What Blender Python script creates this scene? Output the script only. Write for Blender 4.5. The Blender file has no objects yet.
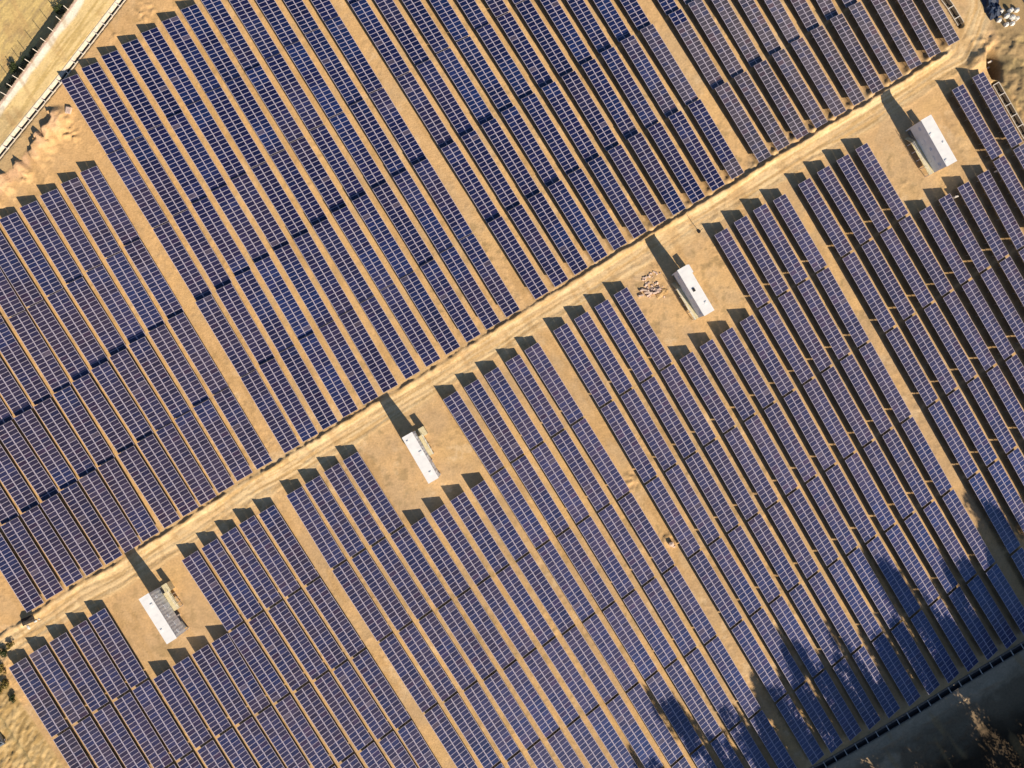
import bpy, bmesh, math, random
import numpy as np
from mathutils import Vector, Matrix, Euler
random.seed(7)
scene = bpy.context.scene
COL = scene.collection
H = 155.0          # camera height above the field
F = 683.0          # focal length in pixels for a 1024 px wide frame
EL = 28.8          # sun elevation, degrees
SUNXY = (0.605, -0.796)

def W(px, py, z=0.0):
    """ground position seen at a given place of a straight-down survey photo"""
    k = (H - z) / F
    return Vector(((px - 512.0) * k, (384.0 - py) * k, z))

def lin(r, g, b, k=1.0):
    return tuple((((c / 255.0 + 0.055) / 1.055) ** 2.4 if c > 10 else c / 255.0 / 12.92) * k for c in (r, g, b))

def interp(pts, x):
    """piecewise linear through (x, y) pairs, extended with the end slopes"""
    if x <= pts[0][0]: a, b = pts[0], pts[1]
    elif x >= pts[-1][0]: a, b = pts[-2], pts[-1]
    else:
        for a, b in zip(pts, pts[1:]):
            if a[0] <= x <= b[0]: break
    return a[1] + (b[1] - a[1]) * (x - a[0]) / (b[0] - a[0])

# ------------------------------------------------------------------ tagging
def tag(o, label=None, cat=None, group=None, kind=None):
    if label: o['label'] = label
    if cat: o['category'] = cat
    if group: o['group'] = group
    if kind: o['kind'] = kind
    return o

def empty(name, loc, rot=(0, 0, 0)):
    o = bpy.data.objects.new(name, None); COL.objects.link(o)
    o.location = loc; o.rotation_euler = rot; o.empty_display_size = 0.3
    return o

def link(name, me, parent=None, loc=None, rot=None):
    o = bpy.data.objects.new(name, me); COL.objects.link(o)
    if parent: o.parent = parent
    if loc is not None: o.location = loc
    if rot is not None: o.rotation_euler = rot
    return o

class MB:
    """collects shapes into one mesh"""
    def __init__(s): s.v = []; s.f = []; s.m = []
    def box(s, c, d, mi=0, rot=None, top=1.0):
        n = len(s.v); R = rot or Matrix.Identity(3)
        for z in (-1, 1):
            t = top if z > 0 else 1.0
            for x, y in ((-1, -1), (1, -1), (1, 1), (-1, 1)):
                s.v.append(tuple(Vector(c) + R @ Vector((x * d[0] / 2 * t, y * d[1] / 2 * t, z * d[2] / 2))))
        for q in ((0, 3, 2, 1), (4, 5, 6, 7), (0, 1, 5, 4), (1, 2, 6, 5), (2, 3, 7, 6), (3, 0, 4, 7)):
            s.f.append(tuple(n + i for i in q)); s.m.append(mi)
        return s
    def tube(s, a, b, r0, r1=None, seg=8, mi=0):
        a = Vector(a); b = Vector(b); r1 = r0 if r1 is None else r1
        d = (b - a).normalized(); up = Vector((0, 0, 1)) if abs(d.z) < .9 else Vector((1, 0, 0))
        x = d.cross(up).normalized(); y = d.cross(x); n = len(s.v)
        for p, r in ((a, r0), (b, r1)):
            for i in range(seg):
                t = 2 * math.pi * i / seg
                s.v.append(tuple(p + (x * math.cos(t) + y * math.sin(t)) * r))
        for i in range(seg):
            j = (i + 1) % seg
            s.f.append((n + i, n + j, n + seg + j, n + seg + i)); s.m.append(mi)
        s.f.append(tuple(n + i for i in reversed(range(seg)))); s.m.append(mi)
        s.f.append(tuple(n + seg + i for i in range(seg))); s.m.append(mi)
        return s
    def quad(s, pts, mi=0):
        n = len(s.v); s.v += [tuple(p) for p in pts]; s.f.append(tuple(range(n, n + len(pts)))); s.m.append(mi); return s
    def blob(s, c, r, rnd, mi=0, rough=.25):
        n = len(s.v); bm = bmesh.new(); bmesh.ops.create_icosphere(bm, subdivisions=1, radius=1)
        for v in bm.verts:
            k = 1 + rnd.uniform(-rough, rough)
            s.v.append((c[0] + v.co.x * r[0] * k, c[1] + v.co.y * r[1] * k, c[2] + v.co.z * r[2] * k))
        for f in bm.faces: s.f.append(tuple(n + v.index for v in f.verts)); s.m.append(mi)
        bm.free(); return s
    def mesh(s, name, mats):
        me = bpy.data.meshes.new(name); me.from_pydata(s.v, [], s.f)
        for m in (mats if isinstance(mats, (list, tuple)) else [mats]): me.materials.append(m)
        me.polygons.foreach_set('material_index', s.m); me.update(); return me
    def build(s, name, mats, parent=None, loc=None, rot=None):
        return link(name, s.mesh(name, mats), parent, loc, rot)

# ------------------------------------------------------------------ materials
def new_mat(name):
    m = bpy.data.materials.new(name); m.use_nodes = True
    nt = m.node_tree; return m, nt, nt.nodes['Principled BSDF']

def noise_mat(name, c0, c1, scale=3.0, rough=.8, metal=0.0, bump=0.0, detail=4, spec=.3, coord='Object'):
    m, nt, b = new_mat(name); N = nt.nodes; L = nt.links
    tc = N.new('ShaderNodeTexCoord'); no = N.new('ShaderNodeTexNoise')
    no.inputs['Scale'].default_value = scale; no.inputs['Detail'].default_value = detail
    L.new(tc.outputs[coord], no.inputs['Vector'])
    r = N.new('ShaderNodeValToRGB'); r.color_ramp.elements[0].position = .3; r.color_ramp.elements[1].position = .7
    r.color_ramp.elements[0].color = (*c0, 1); r.color_ramp.elements[1].color = (*c1, 1)
    L.new(no.outputs['Fac'], r.inputs['Fac']); L.new(r.outputs['Color'], b.inputs['Base Color'])
    b.inputs['Roughness'].default_value = rough; b.inputs['Metallic'].default_value = metal
    b.inputs['Specular IOR Level'].default_value = spec
    if bump:
        bp = N.new('ShaderNodeBump'); bp.inputs['Strength'].default_value = bump; bp.inputs['Distance'].default_value = .05
        L.new(no.outputs['Fac'], bp.inputs['Height']); L.new(bp.outputs['Normal'], b.inputs['Normal'])
    return m

def glass_mat():
    m, nt, b = new_mat('pv_glass'); N = nt.nodes; L = nt.links
    oi = N.new('ShaderNodeObjectInfo'); tc = N.new('ShaderNodeTexCoord')
    no = N.new('ShaderNodeTexNoise'); no.inputs['Scale'].default_value = 1.3; no.inputs['Detail'].default_value = 3
    ad = N.new('ShaderNodeVectorMath'); ad.operation = 'ADD'
    L.new(tc.outputs['Object'], ad.inputs[0]); L.new(oi.outputs['Location'], ad.inputs[1]); L.new(ad.outputs[0], no.inputs['Vector'])
    mr = N.new('ShaderNodeMapRange'); mr.inputs['From Min'].default_value = .3; mr.inputs['From Max'].default_value = .7
    mr.inputs['To Min'].default_value = .82; mr.inputs['To Max'].default_value = 1.22
    L.new(no.outputs['Fac'], mr.inputs['Value'])
    # thin lighter grid between the silicon cells
    sp = N.new('ShaderNodeSeparateXYZ'); L.new(tc.outputs['Object'], sp.inputs[0])
    def grid(out, n):
        a = N.new('ShaderNodeMath'); a.operation = 'MULTIPLY'; a.inputs[1].default_value = n; L.new(out, a.inputs[0])
        f = N.new('ShaderNodeMath'); f.operation = 'FRACT'; L.new(a.outputs[0], f.inputs[0])
        g = N.new('ShaderNodeMath'); g.operation = 'LESS_THAN'; g.inputs[1].default_value = .05; L.new(f.outputs[0], g.inputs[0]); return g.outputs[0]
    g1 = grid(sp.outputs['X'], 6.4); g2 = grid(sp.outputs['Y'], 6.4)
    mx = N.new('ShaderNodeMath'); mx.operation = 'MAXIMUM'; L.new(g1, mx.inputs[0]); L.new(g2, mx.inputs[1])
    k = N.new('ShaderNodeMath'); k.operation = 'MULTIPLY_ADD'; k.inputs[1].default_value = .5; L.new(mx.outputs[0], k.inputs[0]); L.new(mr.outputs[0], k.inputs[2])
    mul = N.new('ShaderNodeVectorMath'); mul.operation = 'SCALE'
    L.new(oi.outputs['Color'], mul.inputs[0]); L.new(k.outputs[0], mul.inputs['Scale'])
    L.new(mul.outputs[0], b.inputs['Base Color'])
    b.inputs['Roughness'].default_value = .25; b.inputs['Specular IOR Level'].default_value = 1.0
    b.inputs['Specular Tint'].default_value = (.55, .76, 1, 1)
    return m

GLASS = glass_mat()
ALU = noise_mat('aluminium_frame', (.48, .44, .55), (.62, .56, .67), 2.0, .45, .0)
BACK = noise_mat('module_back', (.18, .18, .19), (.26, .25, .25), 4, .7)
STEEL = noise_mat('galvanised_steel', (.25, .25, .26), (.42, .42, .42), 3, .5, .5)
WHITE = noise_mat('white_sheet', (.80, .81, .83), (.90, .90, .91), .7, .6)
GREYWALL = noise_mat('grey_wall', (.72, .75, .82), (.84, .86, .92), .9, .6)
CREAM = noise_mat('cream_deck', (.55, .47, .28), (.75, .68, .46), 2.5, .7)
DARK = noise_mat('dark_metal', (.015, .015, .018), (.04, .04, .045), 4, .5)
CONC = noise_mat('concrete', (.5, .44, .35), (.72, .65, .55), 1.7, .9, bump=.3)
MUD = noise_mat('channel_mud', (.07, .05, .035), (.13, .1, .07), 2, .9)
CONCD = noise_mat('dark_concrete', (.16, .14, .12), (.3, .26, .22), 2, .9)  # darker concrete for the lower right ditch
CONCW = noise_mat('pale_concrete', (.6, .55, .5), (.8, .74, .68), 1.7, .85, bump=.2)
PINK = noise_mat('pale_stone', (.5, .36, .3), (.78, .62, .52), 3, .9, bump=.4)
SAND = noise_mat('spoil_soil', (.36, .22, .09), (.6, .4, .2), 2.2, 1, bump=.6)
BARK = noise_mat('bark', (.1, .07, .05), (.2, .15, .1), 3, .9, bump=.4)
SACK = noise_mat('white_sack', (.62, .62, .6), (.85, .85, .84), 3, .8, bump=.3)
RUST = noise_mat('dark_sheet', (.02, .018, .016), (.06, .05, .045), 2.5, .9, bump=.5)
TARP = noise_mat('blue_tarp', (.01, .02, .05), (.03, .05, .1), 1.5, .6, bump=.4)

def leaf_mat(name, a, b_):
    m, nt, b = new_mat(name); N = nt.nodes; L = nt.links
    g = N.new('ShaderNodeNewGeometry'); r = N.new('ShaderNodeValToRGB')
    r.color_ramp.elements[0].color = (*a, 1); r.color_ramp.elements[1].color = (*b_, 1)
    L.new(g.outputs['Random Per Island'], r.inputs['Fac']); L.new(r.outputs['Color'], b.inputs['Base Color'])
    b.inputs['Roughness'].default_value = .7; b.inputs['Specular IOR Level'].default_value = .2
    return m
LEAF = leaf_mat('tree_leaf', (.03, .05, .015), (.09, .12, .04))
LEAFD = leaf_mat('dark_leaf', (.03, .045, .02), (.07, .09, .03))
LEAFY = leaf_mat('dry_leaf', (.12, .1, .03), (.32, .25, .08))

# ------------------------------------------------------------------ layout measured on the ground
UB = [(-60, 667), (15, 621), (75, 582), (112, 561.5), (152, 536.5), (207, 502), (245, 477), (292, 449.5), (371, 401),
      (431, 364.5), (471, 340), (541.5, 296), (621, 246.6), (701, 199), (784, 147.5), (858, 103.7), (954, 43)]
u1 = [{384: 216.4, 240: 130.5}, {384: 189.9, 240: 104.4}, {384: 163.6, 240: 77}, {384: 137.6, 240: 49.7},
      {384: 111.6, 240: 22.3}, {384: 85, 240: -5}, {384: 58.8, 540: 153}, {384: 31.6, 540: 128.1},
      {384: 5.2, 540: 101.9}, {384: -21, 540: 75.5}, {384: -47.5, 540: 48.8}, {384: -74, 540: 21.4},
      {384: -100, 540: -5.5}]
u2 = [{15: 30.5, 100: 83.2, 240: 169.7, 384: 254.3}, {15: 58, 100: 111, 240: 197.2, 384: 279.8}, {15: 85.5, 100: 138, 240: 224, 384: 306.6},
      {15: 112.7, 100: 165.5, 240: 250.9, 384: 333.8}, {15: 139.7, 100: 192.2, 240: 277.5, 384: 361.2},
      {15: 167.3, 100: 219.5, 240: 304, 384: 388}, {15: 193.4, 100: 245.8, 240: 330.9}, {15: 220, 100: 272.6, 240: 358.3},
      {15: 247.5, 100: 299.8, 240: 385.5}, {15: 274.3, 100: 327, 240: 413.3}, {15: 302, 100: 354.8, 240: 440.8},
      {15: 329.4, 100: 382, 240: 468.1}]
ub = [{15: 366.1, 100: 419.4, 240: 507.3}, {15: 393.1, 100: 446.8, 240: 534.7}, {15: 420.5, 100: 474.5, 240: 562},
      {15: 447.8, 100: 501.9, 240: 589.4}, {15: 475.4, 100: 529.8, 240: 616.6}, {15: 503.4, 100: 557.3, 200: 619},
      {15: 530.5, 100: 584.5, 200: 646}, {15: 557.7, 100: 611.6, 200: 672.5}, {15: 584.4, 100: 638, 200: 699},
      {15: 611.3, 100: 665.4, 180: 714}, {15: 638, 100: 692.1, 180: 740.5}]
uc = [{15: 675.8, 100: 729, 160: 766}, {15: 702, 100: 755.2, 148: 784.4}, {15: 728.3, 100: 781.4, 140: 805}, {15: 754.5, 100: 806.6, 125: 822},
      {15: 780.6, 100: 832, 112: 839.5}, {15: 807.3, 100: 858.3}, {15: 833.6, 91: 879}, {15: 859.5, 80: 898}, {15: 886, 67: 916.5},
      {15: 912, 55: 935.5}, {15: 938, 42: 954}]
# lower field: knots and the point where each row starts at the road or below a station
la = [({750: 71}, (16.8, 662)), ({750: 99.5}, (36.9, 649.3)), ({750: 127}, (57.2, 636.9)), ({750: 154.2}, (77.2, 624.6)),
      ({700: 149.5, 750: 180.4}, (96, 612.4)), ({700: 176.8, 750: 208}, (160.8, 673.5)), ({700: 203.5, 750: 235}, (180, 661)),
      ({700: 230, 750: 261.9}, (199.5, 649)), ({700: 256.3, 750: 287.7}, (218.8, 637.7)),
      ({700: 282.5, 750: 313.9}, (189.2, 555)), ({540: 207, 700: 309.1}, (208.7, 543)), ({540: 233.1, 700: 336}, (227.5, 531.2)),
      ({540: 258.6, 700: 362.3}, (246, 519.5)), ({540: 285, 700: 388.8, 750: 419.5}, (265.8, 509))]
lb = [({540: 323, 700: 425, 750: 456.5}, (293.6, 490.5)), ({540: 349.5, 700: 451.9, 750: 483}, (311.8, 479.5)), ({540: 376.3, 700: 479, 750: 509.5}, (331, 467)),
      ({540: 403, 700: 505.3, 750: 536.5}, (349.8, 455.8)), ({540: 429.5, 700: 532, 750: 563.5}, (417.5, 521)), ({540: 457, 700: 559.5, 750: 591}, (437, 508.5)),
      ({540: 484, 700: 586.5, 750: 617.5}, (456.8, 496)), ({540: 512, 700: 613.2, 750: 644}, (477.2, 484)),
      ({384: 443.5, 540: 540.5, 700: 640.6, 750: 671}, (449.7, 394.8)), ({384: 471.8, 540: 568.3, 700: 667, 750: 697}, (470.8, 382.8)),
      ({384: 499.5, 540: 596, 700: 693.8, 750: 724}, (490.8, 370.5)), ({384: 528.3, 540: 624.1, 700: 720, 750: 750}, (512, 357.7)),
      ({384: 554.8, 540: 651.5, 700: 746.9, 750: 777}, (530.9, 345.8))]
lc = [({384: 595, 540: 686.8, 700: 782.6}, (559.7, 326.4)), ({384: 622.3, 540: 713.9, 700: 808.7}, (580.5, 314.8)), ({384: 650, 540: 740.2, 700: 834.8}, (600.8, 302.6)),
      ({384: 677, 540: 766.8, 700: 860.6}, (620, 290.4)), ({384: 704, 540: 793.3, 700: 886.8}, (685.8, 355)), ({384: 731.2, 540: 820.3, 630: 873.2}, (705.8, 342.3)),
      ({384: 757.8, 540: 846.2, 630: 899.2}, (725.8, 330.3)), ({384: 784.2, 540: 872, 630: 925.4}, (745.8, 317.8)),
      ({240: 726, 384: 810.5, 540: 897.7, 630: 951.5}, (720.4, 231)), ({240: 752.8, 384: 835.6, 540: 923.1, 630: 977.7}, (739.8, 218.4)),
      ({240: 779, 384: 861, 540: 948.4, 630: 1003.5}, (759, 206.4)), ({240: 805, 384: 886.5, 540: 974, 630: 1029}, (778.8, 196.6))]
ld = [({240: 839.5, 384: 922.3, 540: 1010}, (803.7, 180.5)), ({240: 865.8, 384: 948.4, 540: 1036}, (822.6, 168.4)), ({240: 891.4, 384: 975, 540: 1062}, (842, 156.8)),
      ({240: 917, 384: 1001, 540: 1088}, (860.8, 145.5)), ({240: 942.6, 384: 1026}, (924.7, 208)), ({240: 968, 384: 1051}, (944, 196)),
      ({240: 993.5, 384: 1076}, (962.8, 184)), ({240: 1019, 384: 1101}, (982.6, 172.3)), ({160: 999.5, 240: 1045}, (957.2, 86.5)),
      ({160: 1026, 240: 1072}, (977.6, 74))]
UG = [[(115, 151), (175, 115), (212.5, 90), (252, 69), (331, 19), (356, 2.5)],
      [(16, 314.5), (57.5, 291), (95, 267), (132.5, 242), (160, 225), (222, 186), (260, 164), (296, 140), (336, 115), (375, 91), (402, 75), (443, 50), (502, 15), (520, 2.5)],
      [(5, 423), (45, 400), (80, 378), (119, 352), (157.5, 327), (175, 316), (202.5, 298.5), (222.5, 287), (261, 260), (300, 236), (337, 211), (378.5, 186), (420, 162), (446, 146),
       (488.5, 121), (527, 96), (566, 74.5), (606, 50), (644.5, 27.5), (672, 12.5), (691, 2)],
      [(11, 520), (50, 497.5), (87.5, 474), (125, 450), (164, 426.5), (202.5, 402), (220, 391.5), (266, 362), (305, 337), (345, 313), (386, 287.5), (425, 264), (465, 237), (495, 219),
       (552, 184.5), (593, 159.5), (633, 136), (673, 114), (693, 102), (718, 86.5), (757, 64), (794, 41), (833, 17.5), (852, 5)]]
LG = [[(64, 731), (82, 719.5), (102.5, 707), (121, 696), (140, 684), (236, 627), (275, 604.5), (315, 580), (338.5, 565), (378.5, 541.5), (397, 530), (497, 471.5), (537, 446),
       (577, 421.5), (607, 403.5), (648, 378.5), (666, 367), (762, 306.5), (802, 282), (820.5, 270.5), (847, 254.5), (883, 231.5), (903, 218), (998, 157.5), (1019, 145)],
      [(185, 756), (225, 731.5), (265, 709), (303, 686), (340, 665), (358, 653.5), (385, 637.5), (426, 615), (465, 592), (502, 569.5), (542, 545), (583, 520), (623, 496.5), (651, 480),
       (691, 455), (729.5, 430), (770, 405), (806, 382.5), (844, 357.5), (864, 344.5), (890.5, 329.5), (927, 306), (965.5, 282.5), (1003, 259), (1022, 248)],
      [(330, 768), (367, 746), (406, 723.5), (432, 707.5), (472, 685), (508.5, 665.5), (548, 642), (588, 618), (628, 594.5), (648, 582), (666, 571), (696, 553), (733, 529), (774, 504),
       (810.5, 479.5), (849, 456), (887, 431.5), (905.5, 420), (932, 404), (970, 380.5), (1010, 357)],
      [(517, 754), (554.5, 733), (592, 710.5), (632, 687.5), (672, 663), (711, 640), (737, 624), (774, 600), (827, 566.5), (868, 541.5), (908, 516.5), (945.5, 493.5), (973, 475.5), (1010.5, 451.5)]]
LG.append([(x + 45.2, y + 73.5) for x, y in LG[3]])
BOT = [(780, 785.5), (818, 761), (855, 737), (893, 715), (932, 692), (970, 669.5), (1009, 646.5), (1050, 621)]
UG.insert(0, [(x - 45, y - 74) for x, y in UG[0]])

def row_x(kn, y):
    k = sorted(kn.items()); return interp(k, y)
def row_hit(kn, line):
    lo, hi = -200.0, 1000.0                     # where the row meets a gap line
    g = lambda y: y - interp(line, row_x(kn, y))
    for _ in range(50):
        m = (lo + hi) / 2
        if g(m) > 0: hi = m
        else: lo = m
    y = (lo + hi) / 2
    return row_x(kn, y), y

# ------------------------------------------------------------------ solar tables
TILT = math.radians(16.0); ZC = 1.62; MW = 0.985; ML = 1.88; UND_L = 19.0
def module_mesh():
    mb = MB(); t = .04; fr = .045
    hx, hy = MW / 2, ML / 2; ix, iy = hx - fr, hy - .08
    O = [(-hx, -hy), (hx, -hy), (hx, hy), (-hx, hy)]; I = [(-ix, -iy), (ix, -iy), (ix, iy), (-ix, iy)]
    for i in range(4):
        j = (i + 1) % 4
        mb.quad([(*O[i], 0), (*O[j], 0), (*I[j], 0), (*I[i], 0)], 1)
        mb.quad([(*O[j], 0), (*O[i], 0), (*O[i], -t), (*O[j], -t)], 1)
    mb.quad([(*p, -.004) for p in I], 0)
    mb.quad([(*p, -t) for p in reversed(O)], 2)
    return mb.mesh('solar_panel', [GLASS, ALU, BACK])
MODULE = module_mesh()
def underframe_mesh():
    mb = MB(); L = UND_L; ry = math.cos(TILT); rz = math.sin(TILT)
    R = Matrix.Rotation(-TILT, 3, 'X')
    for v in (-1.5, -.5, .5, 1.5):
        mb.box((0, v * ry, ZC - v * rz - .085), (L, .06, .07), 0, R)
    for i in range(6):
        x = -L / 2 + 1.2 + i * (L - 2.4) / 5
        mb.box((x, 0, ZC - .16), (.08, 3.4, .08), 0, R)
        for v in (-1.2, 1.2):
            zt = ZC - v / ry * rz - .19
            mb.box((x, v, zt / 2 - .15), (.1, .1, zt + .3), 0)
        mb.tube((x, -1.2, .35), (x, .2, ZC - .2), .025, seg=5)
    return mb.mesh('support_frame', [STEEL])
UNDER = underframe_mesh()
ORD = ['zeroth', 'first', 'second', 'third', 'fourth', 'fifth', 'sixth', 'seventh', 'eighth', 'ninth', 'tenth', 'eleventh', 'twelfth', 'thirteenth', 'fourteenth', 'fifteenth']
NAVY = np.array(lin(27, 31, 76)); SLATE = np.array(lin(64, 58, 82)); PURP = np.array(lin(75, 69, 99)); GREY = np.array(lin(98, 91, 99)); BLUE = np.array(lin(38, 66, 128))
GK = .70
def sm(a, b, x):
    t = min(1, max(0, (x - a) / (b - a))); return t * t * (3 - 2 * t)
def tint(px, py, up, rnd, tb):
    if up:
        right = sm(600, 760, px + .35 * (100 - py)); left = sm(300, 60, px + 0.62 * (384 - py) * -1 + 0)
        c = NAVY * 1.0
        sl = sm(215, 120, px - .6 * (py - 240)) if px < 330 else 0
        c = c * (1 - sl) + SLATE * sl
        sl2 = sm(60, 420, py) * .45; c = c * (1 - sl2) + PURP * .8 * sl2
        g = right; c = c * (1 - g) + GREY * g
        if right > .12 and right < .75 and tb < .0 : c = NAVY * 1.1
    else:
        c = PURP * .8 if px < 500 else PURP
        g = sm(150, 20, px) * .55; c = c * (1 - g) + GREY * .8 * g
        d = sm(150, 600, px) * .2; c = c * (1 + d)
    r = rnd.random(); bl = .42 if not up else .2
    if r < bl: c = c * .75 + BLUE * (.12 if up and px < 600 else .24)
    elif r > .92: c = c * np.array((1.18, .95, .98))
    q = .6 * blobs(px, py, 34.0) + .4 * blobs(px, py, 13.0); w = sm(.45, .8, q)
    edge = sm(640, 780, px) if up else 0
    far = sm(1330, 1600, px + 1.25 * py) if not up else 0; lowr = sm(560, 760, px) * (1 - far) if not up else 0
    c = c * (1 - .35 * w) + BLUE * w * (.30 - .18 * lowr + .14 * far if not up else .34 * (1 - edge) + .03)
    c = c * (1 - .35 * far) + BLUE * .35 * far  # blue of the tree shade painted into the lower right panels
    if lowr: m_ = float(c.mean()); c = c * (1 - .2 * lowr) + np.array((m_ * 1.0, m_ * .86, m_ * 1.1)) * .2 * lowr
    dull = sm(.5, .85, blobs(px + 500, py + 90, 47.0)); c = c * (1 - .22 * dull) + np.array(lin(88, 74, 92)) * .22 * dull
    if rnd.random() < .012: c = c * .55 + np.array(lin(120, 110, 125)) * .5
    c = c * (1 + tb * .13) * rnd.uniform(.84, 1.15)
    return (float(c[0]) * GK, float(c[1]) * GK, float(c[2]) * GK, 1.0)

NT = [0]; TAB = []
_lat = {}
def blobs(x, y, s):
    x /= s; y /= s; i, j = math.floor(x), math.floor(y); fx, fy = x - i, y - j
    fx = fx * fx * (3 - 2 * fx); fy = fy * fy * (3 - 2 * fy)
    g = lambda a, b: _lat.setdefault((a, b, s), random.Random(a * 7919 + b * 104729 + int(s)).random())
    return (g(i, j) * (1 - fx) + g(i + 1, j) * fx) * (1 - fy) + (g(i, j + 1) * (1 - fx) + g(i + 1, j + 1) * fx) * fy
def table(A, B, up, label, group, s0, s1, rnd):
    """A: upper-left end, B: lower-right end, both as seen on the photo"""
    dz = -.42 * sm(610, 740, A[0]) if up else 0           # the upper right tables stand lower
    a = W(*A, ZC + dz); b = W(*B, ZC + dz); d = b - a; L = d.length
    gap = .05 if up else .14; rise = (s0 + s1) / 2; n = max(3, round((L - 2 * gap) / 1.0)); pitch = (L - 2 * gap) / n
    if pitch > 1.03: n += 1; pitch = (L - 2 * gap) / n
    mid = (a + b) / 2; head = math.atan2(d.y, d.x)
    t = empty('solar_table', (mid.x, mid.y, (s0 - s1) / 4 + dz), (0, math.atan2(rise, L), head))
    tag(t, label, 'solar table', group)
    cy, sy = math.cos(TILT), math.sin(TILT); tb = rnd.uniform(-1, 1)
    for i in range(n):
        x = -L / 2 + gap + pitch * (i + .5)
        f = (i + .5) / n; px = A[0] + (B[0] - A[0]) * f; py = A[1] + (B[1] - A[1]) * f
        for s in (-1, 1):
            v = s * (ML / 2 + .012)
            o = bpy.data.objects.new('solar_panel', MODULE); COL.objects.link(o); o.parent = t
            o.location = (x, v * cy, ZC - v * sy); o.rotation_euler = (-TILT, 0, 0)
            if pitch < MW + .012: o.scale.x = (pitch - .012) / MW
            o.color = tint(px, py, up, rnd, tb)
    u = bpy.data.objects.new('support_frame', UNDER); COL.objects.link(u); u.parent = t; u.scale.x = (L - 2 * gap) / UND_L
    NT[0] += 1; TAB.append((a, b))
    return t

def inframe(A, B, m=10):
    xs = (A[0], B[0]); ys = (A[1], B[1])
    return max(xs) > -m and min(xs) < 1024 + m and max(ys) > -m and min(ys) < 768 + m

def rises(up, k, x):
    """how far a table's upper-left end stands above the end of the table before it (m)"""
    if not up: return .06 if k < 9 else 0
    return {1: .22, 2: .12 if (x < 540) else .7, 3: .86, 4: (.72 if x > 470 else .2 if x > 240 else .3 if x > 150 else .72)}.get(k, 0 if k == 9 else .2)

def do_row(kn, top, ups, lane, side, idx, group, rnd):
    lines = UG if ups else LG
    pts = []
    if ups:
        end = row_hit(kn, UB); pts = [(end, 'end', 9)]
        for k in range(4, -1, -1):
            h = row_hit(kn, lines[k])
            if top is not None and h[1] < top + 25: break
            if h[1] < end[1] - 20: pts.append((h, 'gap', k))
        if top is not None: pts.append(((row_x(kn, top), top), 'top', 0))
        else:
            while pts[-1][0][1] > -15:
                y = pts[-1][0][1] - 74; pts.append(((row_x(kn, y), y), 'gap', 0))
        seq = [(pts[i + 1], pts[i]) for i in range(len(pts) - 1)]     # counted from the road
    else:
        pts = [((top[0], top[1]), 'top', 0)]
        bot = row_hit(kn, BOT) if row_x(kn, 768) > 790 else None
        for k in range(5):
            h = row_hit(kn, lines[k])
            if h[1] > top[1] + 40 and (bot is None or h[1] < bot[1] - 40): pts.append((h, 'gap', k))
        if bot and bot[1] > pts[-1][0][1] + 30: pts.append((bot, 'end', 9))
        else:
            while pts[-1][0][1] < 780 and pts[-1][0][0] < 1035:
                y = pts[-1][0][1] + 73.5; pts.append(((row_x(kn, y), y), 'gap', 9))
        seq = [(pts[i], pts[i + 1]) for i in range(len(pts) - 1)]
    n = 0
    for (pa, pb) in seq:
        A, ta, ka = pa; B, tb_, kb = pb; n += 1
        if not inframe(A, B): continue
        g = 1.0; dx, dy = (B[0] - A[0]), (B[1] - A[1]); l = math.hypot(dx, dy); dx /= l; dy /= l
        gq = .45 if ups else .6; ga = gq if ta == 'gap' else 0; gb = gq if tb_ == 'gap' else 0
        A2 = (A[0] + dx * ga, A[1] + dy * ga); B2 = (B[0] - dx * gb, B[1] - dy * gb)
        col = ('navy' if A[0] < 560 else 'greyish purple') if ups else 'purple blue'
        if col != 'navy': lab = '%s solar table %s from road, %s row %s of the %s lane' % ('grey' if ups else 'purple', ORD[n], ORD[idx], side, lane)
        else: lab = 'navy solar table %s from road, %s row %s of the %s lane' % (ORD[n], ORD[idx], side, lane)
        jit = lambda k, p: rises(ups, k, p[0]) * (.75 + .5 * random.Random(int(p[0] * 13 + p[1] * 7)).random()) + (.35 if ups and k in (1, 2, 4) and random.Random(int(p[0] * 5 + p[1] * 3)).random() > .72 else 0)
        s0 = jit(ka, A) if ta == 'gap' else 0; s1 = jit(kb, B) if tb_ == 'gap' else 0
        t = table(A2, B2, ups, lab, group, s0, s1, rnd)

rnd = random.Random(11)
GU = 'solar tables in rows above the road'; GL_ = 'solar tables in rows below the road'
TOP1 = lambda kn: row_hit(kn, [(87.2, 169.4), (67.2, 181.3), (47.2, 192.5), (28, 203.8), (8.7, 214.8)][::-1])[1]
TOP2 = lambda kn: row_hit(kn, [(68.7, 77), (89.7, 64.7), (109.7, 52.5), (130, 41), (150.5, 29), (171, 17.5), (191.5, 4.5)])[1]
for i, kn in enumerate(u1): do_row(kn, TOP1(kn), True, "upper field's left", 'left', i + 1, GU, rnd)
for i, kn in enumerate(u2): do_row(kn, TOP2(kn) if i < 7 else None, True, "upper field's left", 'right', i + 1, GU, rnd)
for i, kn in enumerate(ub): do_row(kn, None, True, "upper field's middle", 'right', i + 1, GU, rnd)
for i, kn in enumerate(uc): do_row(kn, None, True, "upper field's right", 'right', i + 1, GU, rnd)
def full(kn, top):
    k = dict(kn)
    if min(k) - top[1] > 8 or len(k) < 2: k[top[1]] = top[0]
    return k
for i, (kn, tp) in enumerate(la): do_row(full(kn, tp), tp, False, "lower field's left", 'left', 14 - i, GL_, rnd)
for i, (kn, tp) in enumerate(lb): do_row(full(kn, tp), tp, False, "lower field's left", 'right', i + 1, GL_, rnd)
for i, (kn, tp) in enumerate(lc): do_row(full(kn, tp), tp, False, "lower field's middle", 'right', i + 1, GL_, rnd)
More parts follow.
